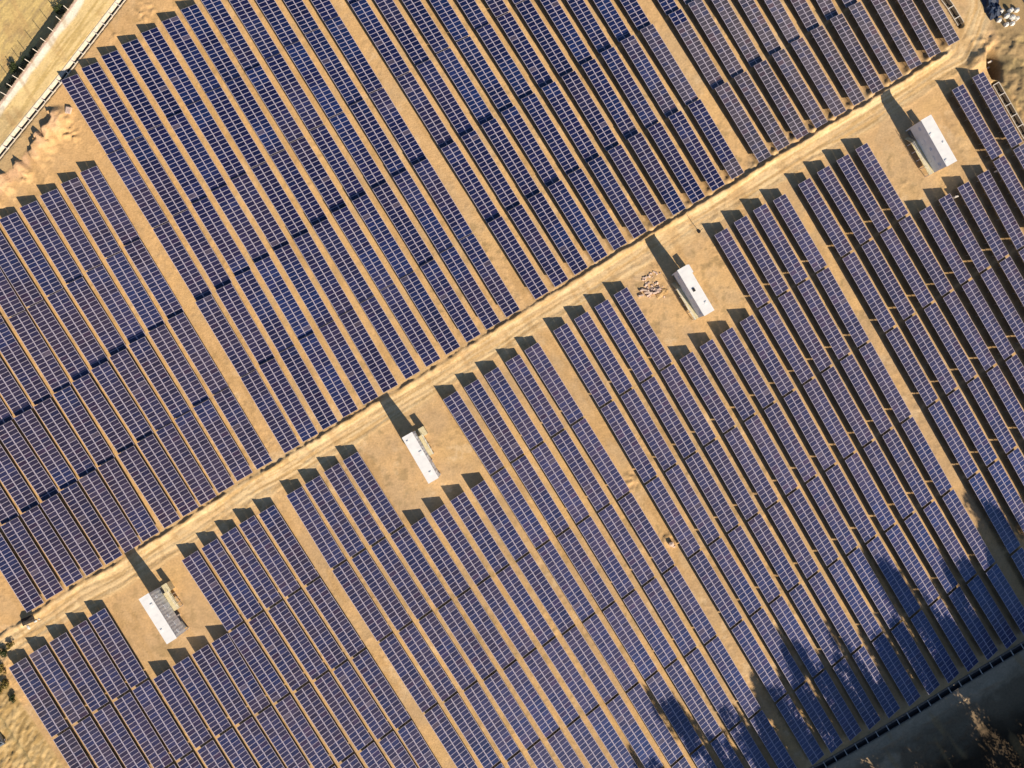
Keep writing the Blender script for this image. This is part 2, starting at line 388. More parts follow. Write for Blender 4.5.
for i, (kn, tp) in enumerate(ld): do_row(full(kn, tp), tp, False, "lower field's right", 'right', i + 1, GL_, rnd)
print('TABLES', NT[0])

# ------------------------------------------------------------------ terrain
def hash2(ix, iy, seed):
    n = (ix.astype(np.int64) * 374761393 + iy.astype(np.int64) * 668265263 + seed * 1442695041) & 0xffffffff
    n = ((n ^ (n >> 13)) * 1274126177) & 0xffffffff
    return ((n ^ (n >> 16)) & 0xffff) / 65535.0
def vn(x, y, s, seed):
    x = x / s; y = y / s; ix = np.floor(x); iy = np.floor(y); fx = x - ix; fy = y - iy
    fx = fx * fx * (3 - 2 * fx); fy = fy * fy * (3 - 2 * fy)
    a = hash2(ix, iy, seed); b = hash2(ix + 1, iy, seed); c = hash2(ix, iy + 1, seed); d = hash2(ix + 1, iy + 1, seed)
    return (a * (1 - fx) + b * fx) * (1 - fy) + (c * (1 - fx) + d * fx) * fy
def fbm(x, y, s, seed, n=4):
    t = 0; a = .5; k = 0
    for i in range(n): t = t + a * vn(x, y, s / 2 ** i, seed + i * 17); k += a; a *= .55
    return t / k
def sstep(a, b, x):
    t = np.clip((x - a) / (b - a), 0, 1); return t * t * (3 - 2 * t)
def pdist(px, py, pl):
    """signed distance (px) and arc length to a polyline; positive on its lower-right / right side"""
    best = np.full(px.shape, 1e9); sgn = np.zeros(px.shape); arc = np.zeros(px.shape); s0 = 0
    for (x0, y0), (x1, y1) in zip(pl, pl[1:]):
        dx, dy = x1 - x0, y1 - y0; L = math.hypot(dx, dy)
        t = np.clip(((px - x0) * dx + (py - y0) * dy) / L / L, 0, 1)
        qx = px - (x0 + t * dx); qy = py - (y0 + t * dy); d = np.hypot(qx, qy)
        m = d < best; best = np.where(m, d, best)
        sgn = np.where(m, np.sign(dx * qy - dy * qx), sgn); arc = np.where(m, s0 + t * L, arc); s0 += L
    return best * sgn, arc
STEP = .31
x0, x1, y0, y1 = -137.0, 137.0, -108.0, 108.0
nx = int((x1 - x0) / STEP) + 1; ny = int((y1 - y0) / STEP) + 1
gx = np.linspace(x0, x1, nx); gy = np.linspace(y0, y1, ny)
X, Y = np.meshgrid(gx, gy); K = F / H
PX = 512 + X * K; PY = 384 - Y * K
# rotated coordinates: U along the rows, V along the road
U = X * .515 - Y * .857; V = X * .857 + Y * .515
DITCHES = {'tl': [(-40, 204), (0, 153.5), (62, 77), (122, -1), (160, -50)], 'tr': [(936, -12), (949.5, 6), (960.5, 24)],
           'r': [(995.5, 84), (1007, 104), (1019, 125), (1038, 157)], 'br': [(760, 797.5), (822, 766.5), (868, 740), (915, 712), (960, 684), (1006, 656.5), (1060, 624)]}
FENCE = [(-25, 137), (6, 95), (30, 62.5), (53, 31), (76, -1), (110, -48)]
road_c = [(x + 8, y + 13.5) for x, y in UB if x < 960] + [(975, 30), (983, 8), (985, -60)]
h = (fbm(X, Y, 7, 3, 4) - .5) * .14 + (fbm(X, Y, 1.3, 9, 3) - .5) * .07
# rough ground mask: away from the tables
rdist, rarc = pdist(PX, PY, road_c)
dUB, aUB = pdist(PX, PY, UB)
wob = (vn(aUB, aUB * 0, 13, 5) - .5) * 1.6 + (vn(aUB, aUB * 0, 4.1, 6) - .5) * 1.3 + (vn(PX, PY, 2.0, 7) - .5) * 1.0
e = dUB - 4.2 - wob
amp = .50 * sstep(.12, .75, vn(aUB, aUB * 0, 9, 8) * .6 + vn(aUB, aUB * 0, 3.2, 18) * .4) * (1 + .5 * sstep(500, 900, PX))
amp = np.maximum(amp, .36 * sstep(480, 620, PX) + .12); amp = amp * sstep(958, 940, PX)
hr = sstep(.62, .74, fbm(X, Y, .9, 311, 2)) * sstep(.40, .6, fbm(X, Y, 15, 313, 3)) * .07; h += hr
h += amp * np.exp(-(e / .9) ** 2) * (e < 0) + amp * np.exp(-(e / 4.5) ** 2) * (e >= 0)
# low bank on the lower side of the road and ruts along it
wob2 = (vn(rarc, rarc * 0, 14, 15) - .5) * 4
h += .10 * np.exp(-((rdist - 11 - wob2) / 1.2) ** 2) * vn(rarc, rarc * 0, 30, 16)
inroad = sstep(13, 9, np.abs(rdist))
for k, off in enumerate((-5.5, 1.2, 6.2)):
    w3 = (vn(rarc, rarc * 0, 40, 30 + k) - .5) * 5
    h -= inroad * .09 * np.exp(-((rdist - off - w3) / .9) ** 2)
# top-left: bank dropping to the fields behind the fence
dF, aF = pdist(PX, PY, FENCE)
wF = (vn(aF, aF * 0, 11, 21) - .5) * 3 + (vn(aF, aF * 0, 4, 22) - .5) * 2
fieldTL = sstep(-1.2, -5.2, dF + 0 * wF)
h = h * (1 - fieldTL * .3) - 3.3 * fieldTL + fieldTL * sstep(-9, -24, dF + wF) * .5
h += fieldTL * .22 * np.exp(-((dF + 15.5 + wF) / 1.5) ** 2)
# erosion scarps lower-left of the first row
sc = [(52, 104), (50, 122), (45, 128), (36, 130), (35, 142), (31, 150), (27, 151), (22, 160), (13, 170), (4, 176), (-12, 192)]
dS, aS = pdist(PX, PY, sc)
wS = (vn(aS, aS * 0, 5, 41) - .5) * 4 + (vn(PX, PY, 3.5, 42) - .5) * 6
inS = sstep(104, 116, PY) * (PX < 120) * (PY < 215)
dS = -dS - wS                                                  # positive right of the scarp
h += inS * .95 * sstep(-1.5, .8, dS) * sstep(26, 3, dS) * (.1 + 1.25 * sstep(.3, .6, vn(aS, aS * 0, 11, 44)))
def lumps(cx, cy, rx, ry, a, s, seed, bias=.45):
    global h
    m = np.exp(-(((PX - cx) / rx) ** 2 + ((PY - cy) / ry) ** 2) ** 2)
    h = h + m * a * np.maximum(0, vn(X, Y, s, seed) * .5 + vn(X, Y, s * .5, seed + 1) * .28 + vn(X, Y, .42, seed + 2) * .22 - bias) / (1 - bias)
lumps(70, 130, 13, 12, .95, 1.3, 51); lumps(32, 178, 14, 8, .8, 1.1, 53); lumps(146, 14, 10, 12, .7, 1.4, 55); lumps(112, 38, 10, 5, .5, 1.1, 56)
lumps(1014, 100, 22, 60, .9, 1.9, 61, .35); lumps(1000, 45, 30, 16, .8, 1.5, 63, .35); lumps(648, 285, 26, 16, .25, 1.0, 65)
lumps(632, 480, 7, 11, .6, 1.2, 66, .4); lumps(0, 655, 22, 24, .7, 2.0, 67, .35); lumps(0, 700, 24, 26, .5, 1.6, 68)
lumps(670, 540, 8, 7, .7, 1.4, 69, .4); lumps(470, 388, 12, 6, .3, 1.4, 71); lumps(250, 310, 1, 1, 0, 1, 1)
lumps(640, 760, 700, 14, .0, 2, 3); lumps(930, 745, 90, 30, .6, 1.8, 73, .4)
for (mx, my, mr, mh) in ((976, 62, 8, 1.0), (984, 54, 7, .7), (970, 68, 4, .4), (28, 620, 5, .35)):
    h += mh * np.exp(-(((PX - mx) ** 2 + (PY - my) ** 2) / mr ** 2)) * (.6 + .8 * vn(X, Y, 1.0, 77))
pit = np.exp(-((((PX - 994 - .3 * (PY - 66)) / 6.0) ** 2 + ((PY - 66) / 15) ** 2)) ** 2); h -= pit * 3.0 * (.8 + .4 * vn(X, Y, 1.3, 78))
# spoil mounds in the gaps between the upper rows' road ends
upr = ub + uc
for i, (ra, rb) in enumerate(zip(upr, upr[1:])):
    ea = row_hit(ra, UB); eb = row_hit(rb, UB); cx = (ea[0] + eb[0]) / 2 + .5; cy = (ea[1] + eb[1]) / 2 - 2
    s = .14 + .6 * sm(550, 850, cx)
    h += s * np.exp(-((((PX - cx) / 3.3) ** 2 + ((PY - cy) / 4.2) ** 2))) * (.3 + 1.2 * vn(X, Y, .8, 90 + i))
# furrowed field bottom-left
lft = [(2, 672), (24, 705), (44, 735), (66, 768), (90, 806)]
dL, aL = pdist(PX, PY, lft)
inL = (PY > 690) * (dL > 0) * (PX < 100)
inLL = sstep(2, 6, dL) * sstep(690, 705, PY) * (PX < 110)
h += inLL * (vn(U * 1.3 + V * .6, V * .45, .7, 101) * .30 + fbm(X, Y, .8, 103, 2) * .35)
trk = np.exp(-((dL - 27) / 2.2) ** 2) * (PX < 60); h -= trk * .35
# dark ridge beyond the lower ditch
dR, aR = pdist(PX, PY, [(880, 748), (925, 722), (975, 692), (1000, 680)])
h += .35 * np.exp(-(dR / 1.7) ** 2) * vn(aR, aR * 0, 14, 111)
# keep it level under the tables' feet, sink the ditches
for k, pl in DITCHES.items():
    dd, _ = pdist(PX, PY, pl); dd = np.abs(dd) / K
    ends = sstep(0, .3, np.minimum(_ , 1e9) * 0 + 1)
    near = sstep(1.6, .9, dd)
    h = h * (1 - near) - 2.2 * sstep(.82, .45, dd)
fall = np.minimum(np.minimum(X - x0, x1 - X), np.minimum(Y - y0, y1 - Y)); h *= sstep(0, 7, fall)
h -= 0.02 * sstep(0, 2, fall)

# albedo of the different soils
def mix(a, b, t): return a * (1 - t[..., None]) + np.array(b) * t[..., None]
C = np.zeros(X.shape + (3,)) + np.array((.665, .44, .225))
n1 = fbm(X, Y, 22, 201, 3); n2 = fbm(X, Y, 5, 203, 4); n3 = fbm(U, V * 4, 12, 205, 3)
C = mix(C, (.70, .465, .225), sstep(.45, .8, n1) * .7)
C = mix(C, (.55, .40, .24), sstep(.5, .75, n2) * .6)
low = (dUB > 30) & (PX > 0)
C = mix(C, (.53, .37, .215), sstep(26, 40, dUB) * sstep(.35, .7, fbm(X, Y, 9, 211, 4)) * .8 * (rdist > 0))
C = mix(C, (.68, .45, .2), sstep(26, 40, dUB) * sstep(.55, .75, fbm(X, Y, 13, 213, 3)) * .45)
we = sstep(.60, .70, fbm(X, Y, 1.5, 215, 3)) * sstep(.42, .62, fbm(X, Y, 17, 216, 3)); C = mix(C, (.30, .22, .11), we * .45)
C = mix(C, (.86, .68, .46), sstep(.62, .72, fbm(X, Y, 2.4, 217, 3)) * sstep(.45, .6, fbm(X, Y, 20, 218, 3)) * .3)
C = mix(C, (.70, .42, .175), sstep(520, 150, PX + .3 * PY) * .45 * (.5 + .5 * n1) * (np.abs(rdist) > 14))
# main road
st = fbm(V * .25, U * 1.0, 2.4, 221, 4)
st2 = fbm(rarc * .05, rdist * 1.0, 1.6, 223, 4)
rm = sstep(17, 9.0, np.abs(rdist) + (fbm(X, Y, 5, 225, 3) - .5) * 9)
C = mix(C, (.78, .59, .34), rm * (.3 + .6 * sstep(.3, .7, st2)))
C = mix(C, (.58, .385, .18), rm * sstep(.52, .64, fbm(rarc * .06, rdist, 1.7, 227, 3)) * .85)
# perimeter road: tan with a bright cream edge by the fence
dD, aD = pdist(PX, PY, DITCHES['tl'])
per = sstep(-1, 0, dF) * sstep(0, -2, dD) * (PX < 200) * (PY < 240)
C = mix(C, (.84, .63, .31), per)
C = mix(C, (.58, .41, .16), per * sstep(.5, .68, fbm(aF * .06, dF, 2.6, 231, 3)) * .8)
C = mix(C, (.96, .89, .74), per * sstep(9.5, 6.5, dF + (vn(aF, aF * 0, 12, 233) - .5) * 3) * (1 - .25 * sstep(2.2, .8, dF)))
C = mix(C, (.62, .44, .36), per * sstep(2.4, 1.2, dF))
# fields behind the fence
ft = sstep(0, -3, dF) * (PX < 200)
C = mix(C, (.70, .52, .22), ft); C = mix(C, (.50, .37, .17), ft * sstep(.45, .65, fbm(aF * .07, dF, 5, 241, 4)) * .8)
C = mix(C, (.42, .31, .17), ft * sstep(.55, .72, fbm(aF * .2, dF, 2.2, 243, 3)) * .6)
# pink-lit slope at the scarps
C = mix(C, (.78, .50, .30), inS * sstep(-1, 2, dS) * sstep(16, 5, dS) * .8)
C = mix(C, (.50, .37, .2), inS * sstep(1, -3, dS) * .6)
# rough olive soil top right, yellow furrows bottom left
dRt, aRt = pdist(PX, PY, [(985, -50), (985, 12), (996, 40), (990, 80), (1004, 106), (1040, 160)])
ol = sstep(0, 5, -dRt) * (PX > 950)
C = mix(C, (.36, .26, .14), ol * .9); C = mix(C, (.50, .37, .18), ol * sstep(.55, .7, fbm(X, Y, 3, 251, 4)))
C = mix(C, (.20, .16, .09), ol * sstep(.55, .7, fbm(X, Y, 4, 253, 4)) * .8)
yl = sstep(0, 3, dL) * sstep(625, 640, PY) * (PX < 110)
C = mix(C, (.60, .43, .21), yl); C = mix(C, (.44, .30, .13), yl * sstep(.42, .58, fbm(U * 1.3 + V * .6, V * .45, 1.0, 255, 3)))
C = mix(C, (.30, .25, .13), np.exp(-((dL - 26) / 2.0) ** 2) * (PX < 70) * .7)
C = mix(C, (.16, .12, .07), sstep(.15, .6, pit) * .9)
# weedy dark ground beyond the lower ditch
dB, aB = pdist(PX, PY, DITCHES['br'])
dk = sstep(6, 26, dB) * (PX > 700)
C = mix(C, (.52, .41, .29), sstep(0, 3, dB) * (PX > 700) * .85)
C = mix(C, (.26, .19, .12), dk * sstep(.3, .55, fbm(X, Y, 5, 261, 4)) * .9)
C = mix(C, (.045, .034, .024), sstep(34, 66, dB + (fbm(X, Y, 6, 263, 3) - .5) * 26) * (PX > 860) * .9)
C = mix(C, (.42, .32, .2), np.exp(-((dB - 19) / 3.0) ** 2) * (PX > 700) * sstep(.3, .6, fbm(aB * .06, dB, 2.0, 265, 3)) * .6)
# darker strip of damp soil in the weeds of the lanes
C = mix(C, (.52, .33, .15), sstep(.6, .75, fbm(U * .3, V * 1.4, 3, 271, 3)) * .5)
# table shade painted into the soil colour, offset to the shadow side
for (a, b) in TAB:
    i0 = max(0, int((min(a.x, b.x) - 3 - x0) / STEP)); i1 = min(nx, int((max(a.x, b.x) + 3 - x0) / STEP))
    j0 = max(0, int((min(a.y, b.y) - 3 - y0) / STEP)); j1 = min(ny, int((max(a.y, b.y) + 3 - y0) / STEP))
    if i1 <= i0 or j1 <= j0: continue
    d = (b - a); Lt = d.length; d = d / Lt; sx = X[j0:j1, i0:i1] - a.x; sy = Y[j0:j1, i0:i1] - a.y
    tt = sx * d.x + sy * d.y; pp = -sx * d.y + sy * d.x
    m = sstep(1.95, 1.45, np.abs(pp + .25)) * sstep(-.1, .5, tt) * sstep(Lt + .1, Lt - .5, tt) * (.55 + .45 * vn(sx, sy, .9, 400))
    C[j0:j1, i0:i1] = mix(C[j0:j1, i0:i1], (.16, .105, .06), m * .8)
C *= (.88 + .24 * fbm(X, Y, 1.1, 281, 3))[..., None]

def soil_mat():
    m, nt, b = new_mat('soil'); N = nt.nodes; L = nt.links
    at = N.new('ShaderNodeAttribute'); at.attribute_name = 'soil'
    tc = N.new('ShaderNodeTexCoord')
    n1 = N.new('ShaderNodeTexNoise'); n1.inputs['Scale'].default_value = 2.2; n1.inputs['Detail'].default_value = 6; n1.inputs['Roughness'].default_value = .65
    L.new(tc.outputs['Object'], n1.inputs['Vector'])
    mr = N.new('ShaderNodeMapRange'); mr.inputs['From Min'].default_value = .25; mr.inputs['From Max'].default_value = .75
    mr.inputs['To Min'].default_value = .78; mr.inputs['To Max'].default_value = 1.16; L.new(n1.outputs['Fac'], mr.inputs['Value'])
    # scattered stones and clods
    vo = N.new('ShaderNodeTexVoronoi'); vo.inputs['Scale'].default_value = 1.1; L.new(tc.outputs['Object'], vo.inputs['Vector'])
    lt = N.new('ShaderNodeMapRange'); lt.inputs['From Min'].default_value = .03; lt.inputs['From Max'].default_value = .14
    lt.inputs['To Min'].default_value = .68; lt.inputs['To Max'].default_value = 1.0; L.new(vo.outputs['Distance'], lt.inputs['Value'])
    mm = N.new('ShaderNodeMath'); mm.operation = 'MULTIPLY'; L.new(mr.outputs[0], mm.inputs[0]); L.new(lt.outputs[0], mm.inputs[1])
    sc_ = N.new('ShaderNodeVectorMath'); sc_.operation = 'SCALE'; L.new(at.outputs['Color'], sc_.inputs[0]); L.new(mm.outputs[0], sc_.inputs['Scale'])
    L.new(sc_.outputs[0], b.inputs['Base Color']); b.inputs['Roughness'].default_value = 1; b.inputs['Specular IOR Level'].default_value = .05
    bp = N.new('ShaderNodeBump'); bp.inputs['Strength'].default_value = .55; bp.inputs['Distance'].default_value = .12
    L.new(n1.outputs['Fac'], bp.inputs['Height']); L.new(bp.outputs['Normal'], b.inputs['Normal'])
    return m
SOIL = soil_mat()
idx = np.arange(nx * ny).reshape(ny, nx)
quads = np.stack([idx[:-1, :-1], idx[:-1, 1:], idx[1:, 1:], idx[1:, :-1]], -1).reshape(-1, 4)
cent = lambda A: ((A[:-1, :-1] + A[1:, 1:]) / 2).reshape(-1)
zr = cent(np.abs(rdist)) < 13.5
zp = (cent(per) > .5)
zf = (cent(dF) < -1) & (cent(PX) < 200) & ~zp
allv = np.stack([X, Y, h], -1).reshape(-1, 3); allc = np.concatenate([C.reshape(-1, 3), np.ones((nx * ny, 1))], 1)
def patch(name, mask):
    q = quads[mask]; used, inv = np.unique(q, return_inverse=True); inv = inv.reshape(-1, 4)
    me = bpy.data.meshes.new(name); me.vertices.add(len(used)); me.loops.add(inv.size); me.polygons.add(len(inv))
    me.vertices.foreach_set('co', allv[used].astype(np.float32).ravel())
    me.loops.foreach_set('vertex_index', inv.astype(np.int32).ravel())
    me.polygons.foreach_set('loop_start', (np.arange(len(inv)) * 4).astype(np.int32))
    me.update(calc_edges=True)
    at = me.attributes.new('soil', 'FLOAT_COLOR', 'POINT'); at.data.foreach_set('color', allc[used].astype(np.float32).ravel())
    me.shade_smooth(); me.materials.append(SOIL)
    return tag(link(name, me), kind='structure')
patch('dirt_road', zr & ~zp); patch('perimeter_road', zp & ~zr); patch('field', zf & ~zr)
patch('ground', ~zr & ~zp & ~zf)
# land out to the horizon
FAR = 4000.0
me = bpy.data.meshes.new('terrain')
vs = [(x0, y0, 0), (x1, y0, 0), (x1, y1, 0), (x0, y1, 0), (-FAR, -FAR, 0), (FAR, -FAR, 0), (FAR, FAR, 0), (-FAR, FAR, 0)]
me.from_pydata(vs, [], [(4, 5, 1, 0), (5, 6, 2, 1), (6, 7, 3, 2), (7, 4, 0, 3)]); me.update()
at = me.attributes.new('soil', 'FLOAT_COLOR', 'POINT')
at.data.foreach_set('color', np.tile(np.array((.5, .36, .2, 1), np.float32), 8)); me.materials.append(SOIL)
tag(link('terrain', me), kind='structure')
def gz(px, py):
    i = int(round((W(px, py).x - x0) / (gx[1] - gx[0]))); j = int(round((W(px, py).y - y0) / (gy[1] - gy[0])))
    return float(h[min(max(j, 0), ny - 1), min(max(i, 0), nx - 1)])

# ------------------------------------------------------------------ drainage ditches
def ditch(pl, label, spacing=2.75, dark=(4, 5), mats=None):
    P = [W(*p) for p in pl]; t = empty('drainage_ditch', P[0]); tag(t, label, 'drainage ditch', 'concrete drainage ditches round the site')
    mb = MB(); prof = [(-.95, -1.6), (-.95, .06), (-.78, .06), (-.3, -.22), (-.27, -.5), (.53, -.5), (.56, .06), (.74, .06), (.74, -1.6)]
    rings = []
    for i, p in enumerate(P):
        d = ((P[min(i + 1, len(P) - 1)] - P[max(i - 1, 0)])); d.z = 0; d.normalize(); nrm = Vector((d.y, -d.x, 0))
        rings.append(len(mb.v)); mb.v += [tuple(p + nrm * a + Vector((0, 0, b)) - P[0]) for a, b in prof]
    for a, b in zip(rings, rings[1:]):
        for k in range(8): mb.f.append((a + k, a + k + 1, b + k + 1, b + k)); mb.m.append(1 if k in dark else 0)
    for r in (rings[0], rings[-1]):
        mb.f.append((r + 0, r + 1, r + 2, r + 3)); mb.m.append(0); mb.f.append((r + 5, r + 6, r + 7, r + 8)); mb.m.append(0)
    mb.build('channel', mats or [CONC, DARK], t)
    acc = 0; first = None; bm = MB().box((0, .1, 0), (.17, 1.5, .14)).mesh('cross_beam', [CONCW])
    for a, b in zip(P, P[1:]):
        d = b - a; L = d.length; s = acc
        while s < L:
            o = link('cross_beam', bm, t, a + d * (s / L) - P[0] + Vector((0, 0, .0)), (0, 0, math.atan2(d.y, d.x))); s += spacing
        acc = s - L
    return t
ditch(DITCHES['tl'], 'long open concrete ditch with cross beams beside the perimeter dirt road')
ditch(DITCHES['tr'], 'short end of concrete ditch at the road bend beside the last upper row', dark=(2, 3, 4, 5), mats=[CONC, MUD])
ditch(DITCHES['r'], 'concrete ditch with cross beams below the excavated pit, right edge', dark=(2, 3, 4, 5), mats=[CONC, MUD])
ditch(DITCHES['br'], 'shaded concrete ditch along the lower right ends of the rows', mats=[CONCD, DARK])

# ------------------------------------------------------------------ wire fence on the bank
P = [W(*p) for p in FENCE]
fz = lambda p: gz(512 + p.x * K, 384 - p.y * K)
t = empty('wire_fence', P[0]); tag(t, 'wire mesh fence on pale posts along the cream edge of the road', 'fence')
pm = MB().box((0, 0, .65), (.11, .11, 1.9)).box((0, 0, 1.63), (.14, .14, .06)).mesh('post', [CONCW])
wires = MB(); tops = []
for a, b in zip(P, P[1:]):
    d = b - a; n = max(1, round(d.length / 2.6))
    for i in range(n): tops.append(a + d * (i / n))
tops.append(P[-1])
for p in tops: link('post', pm, t, (p.x - P[0].x, p.y - P[0].y, max(-.4, fz(p)) * .5), (random.uniform(-.03, .03), random.uniform(-.03, .03), .9))
for p, q in zip(tops, tops[1:]):
    for z in (.15, .45, .75, 1.05, 1.35, 1.55): wires.tube(p - P[0] + Vector((0, 0, z)), q - P[0] + Vector((0, 0, z)), .006, seg=3)
    for k in range(9):
        c = p + (q - p) * (k / 9) - P[0]; wires.tube(c + Vector((0, 0, .1)), c + Vector((0, 0, 1.56)), .004, seg=3)
wires.build('wire_mesh', [DARK], t)

# ------------------------------------------------------------------ inverter stations
def station(c, d, label, side, half=False, vent=False, deck=(-.2, 5.6), wide=0.0, length=11.45):
    """c roof centre on the photo, d direction of the long side (to the lower right); side +1: walkway on the right, -1: on the left"""
    zt = 5.9; p = W(*c, zt); head = math.atan2(-d[1], d[0])
    t = empty('inverter_station', (p.x, p.y, 0), (0, 0, head)); tag(t, label, 'inverter station', 'white inverter stations along the road')
    L, Wd, z0 = length, 2.42, 1.5; Hc = zt - z0
    b = MB().box((0, 0, z0 + Hc / 2 - .05), (L, Wd, Hc - .1))
    for i in range(14):                                          # corrugated sides
        for s in (-1, 1): b.box((-L / 2 + .6 + i * (L - 1.2) / 13, s * (Wd / 2 + .02), z0 + Hc / 2 - .05), (.32, .06, Hc - .45))
    b.build('body', [WHITE if c[0] < 300 else GREYWALL], t)
    r = MB().box((0, 0, zt - .02), (L + .16, Wd + .16, .12)); 
    for i in range(8): r.box((-L / 2 + .8 + i * (L - 1.6) / 7, 0, zt + .045), (.04, Wd, .012))
    ro = r.build('roof', [WHITE], t)
    for vx, vy, vs in {157: ((-3.2, .5, .5), (2.6, -.6, .35)), 420: ((-.9, .7, .6), (3.9, .3, .4), (-4.4, -.6, .35)), 695: ((3.4, .5, .4),), 938: ((-2.0, -.9, .45), (4.6, -.8, .5), (.8, .6, .3))}[int(c[0])]:
        MB().box((vx, vy, zt + .09), (vs, vs, .1)).box((vx, vy, zt + .15), (vs + .1, vs + .1, .03)).build('vent', [WHITE], ro)
    if vent: MB().box((-.3, -.35 * 1, zt + .13), (.75, .55, .14)).build('roof_hatch', [DARK], ro)
    for x in (-L / 2 + .15, -L / 6, L / 6, L / 2 - .15):
        for s in (-1, 1): MB().box((x, s * (Wd / 2 - .12), z0 / 2), (.24, .24, z0 + .1)).build('foot', [WHITE], t)
    MB().box((0, 0, z0 + .02), (L - .1, Wd - .1, .14)).box((0, 0, .1), (L * .9, Wd * .8, .25)).build('base_frame', [STEEL], t)
    # doors and louvres on the walkway side
    y = side * (Wd / 2 + .05)
    for x in (-1.4, 2.8): 
        o = MB().box((x, y, z0 + 1.15), (1.0, .06, 2.1)).build('door', [GREYWALL], t)
        MB().box((x + .38, y + side * .05, z0 + 1.1), (.05, .06, .22)).build('handle', [DARK], o)
    for x in (-4.3, .7, 4.6):
        l = MB()
        for k in range(6): l.box((x, y, z0 + 2.3 + k * .12), (.8, .07, .06))
        l.build('louvre', [GREYWALL], t)
    # walkway with posts, railing and stairs
    a, e = deck; yw = side * (Wd / 2 + .62 + wide / 2); w = 1.1 + wide
    MB().box(((a + e) / 2, yw, z0 - .02), (e - a, w, .09)).build('walkway', [CREAM], t)
    rail = MB(); n = 5
    for i in range(n):
        x = a + .1 + (e - a - .2) * i / (n - 1)
        MB().box((x, yw + side * (w / 2 - .08), z0 / 2 - .05), (.12, .12, z0)).build('post', [WHITE], t)
        rail.box((x, yw + side * (w / 2 - .05), z0 + .5), (.05, .05, 1.0))
    for z in (.55, 1.0): rail.box(((a + e) / 2, yw + side * (w / 2 - .05), z0 + z), (e - a, .05, .05))
    rail.build('railing', [WHITE], t)
    stp = MB()
    for k in range(7): stp.box((a - .15 - k * .22, yw, z0 - .2 - k * .2), (.24, .9, .05))
    for s in (-1, 1):
        stp.quad([(a, yw + s * .46, z0), (a, yw + s * .46, z0 - .18), (a - 1.6, yw + s * .46, 0), (a - 1.75, yw + s * .46, .05)])
        stp.tube((a, yw + s * .46, z0 + 1.0), (a - 1.6, yw + s * .46, .95), .03, seg=5)
    stp.build('stairs', [CREAM], t)
    # cooling unit on the ground at the rear corner
    MB().box((-L / 2 + 1.0, Wd / 2 + (.95 if side < 0 else 1.55), .98), (1.9, 1.25, 1.96)).box((-L / 2 + 1.0, Wd / 2 + (.95 if side < 0 else 1.55), 1.98), (2.0, 1.35, .06)).build('cooling_unit', [GREYWALL if side < 0 else CREAM], t)
    return t
station((157.8, 618.6), (27.4, 43.5), 'white station with cream walkway on its right, nearest the bottom left corner', 1, deck=(-4.0, .6), wide=.5)
station((420.3, 457.8), (26.3, 45.3), 'plain white roofed station left of the picture centre, small cream deck at right', 1, deck=(-4.2, .8), wide=.0)
station((695.8, 290.3), (27, 45.5), 'white roofed station with small black roof hatch, beside the rubble heap', -1, vent=True, deck=(-2.4, 5.7))
station((938.9, 140.6), (25.3, 45), 'white station with grey wall and railed walkway, top right near the pit', -1, deck=(-2.6, 5.7), wide=.2)

# ------------------------------------------------------------------ small things
def at(px, py, z=0): p = W(px, py); return Vector((p.x, p.y, gz(px, py) + z))
r = random.Random(5)
# rubble by the third station
rb = MB()
for i in range(70):
    px = r.gauss(0, 6); py = r.gauss(3, 4.5)
    if i < 14: px, py = r.uniform(-9, 9), r.uniform(-14, -2)
    q = W(652 + px, 286 + py) - W(652, 286); s = r.uniform(.12, .45)
    rb.box((q.x, q.y, s * .2), (s * 1.5, s, s * .6), 0, Euler((r.uniform(-.4, .4), r.uniform(-.4, .4), r.uniform(0, 3))).to_matrix(), top=r.uniform(.7, 1))
for i in range(10):
    q = W(650 + r.uniform(-10, 12), 292 + r.uniform(-4, 4)) - W(652, 286)
    rb.box((q.x, q.y, .25), (r.uniform(1, 2.2), .35, .3), 0, Euler((r.uniform(-.2, .2), r.uniform(-.3, .3), r.uniform(-.9, 1.2))).to_matrix())
tag(rb.build('rubble_heap', [PINK], None, at(652, 286)), 'heap of broken pale pink stones on the sand beside the second white station from right', 'rubble')
mo = MB().blob((0, 0, 0), (.8, 1.9, .5), r, rough=.2).blob((.6, .8, 0), (.6, .9, .4), r)
tag(mo.build('soil_mound', [SAND], None, at(661, 293), (0, 0, -.7)), 'small orange soil mound right of the broken stones', 'soil mound')
# marker post
t = empty('marker_post', at(699, 231.5)); tag(t, 'thin dark marker post on a round foot casting a long shadow on the road', 'post')
MB().tube((0, 0, 0), (0, 0, 3.0), .055).build('pole', [DARK], t); MB().tube((0, 0, -.05), (0, 0, .22), .42, .34, 12).build('foot', [DARK], t)
# concrete pad near the first row
tag(MB().box((0, 0, .2), (1.15, 1.5, .5)).box((0, 0, .47), (.95, 1.3, .05)).build('concrete_pad', [PINK], None, at(69.5, 111), (0, 0, -.15)),
    'square pale pink concrete slab on sand left of the first upper row', 'concrete slab')
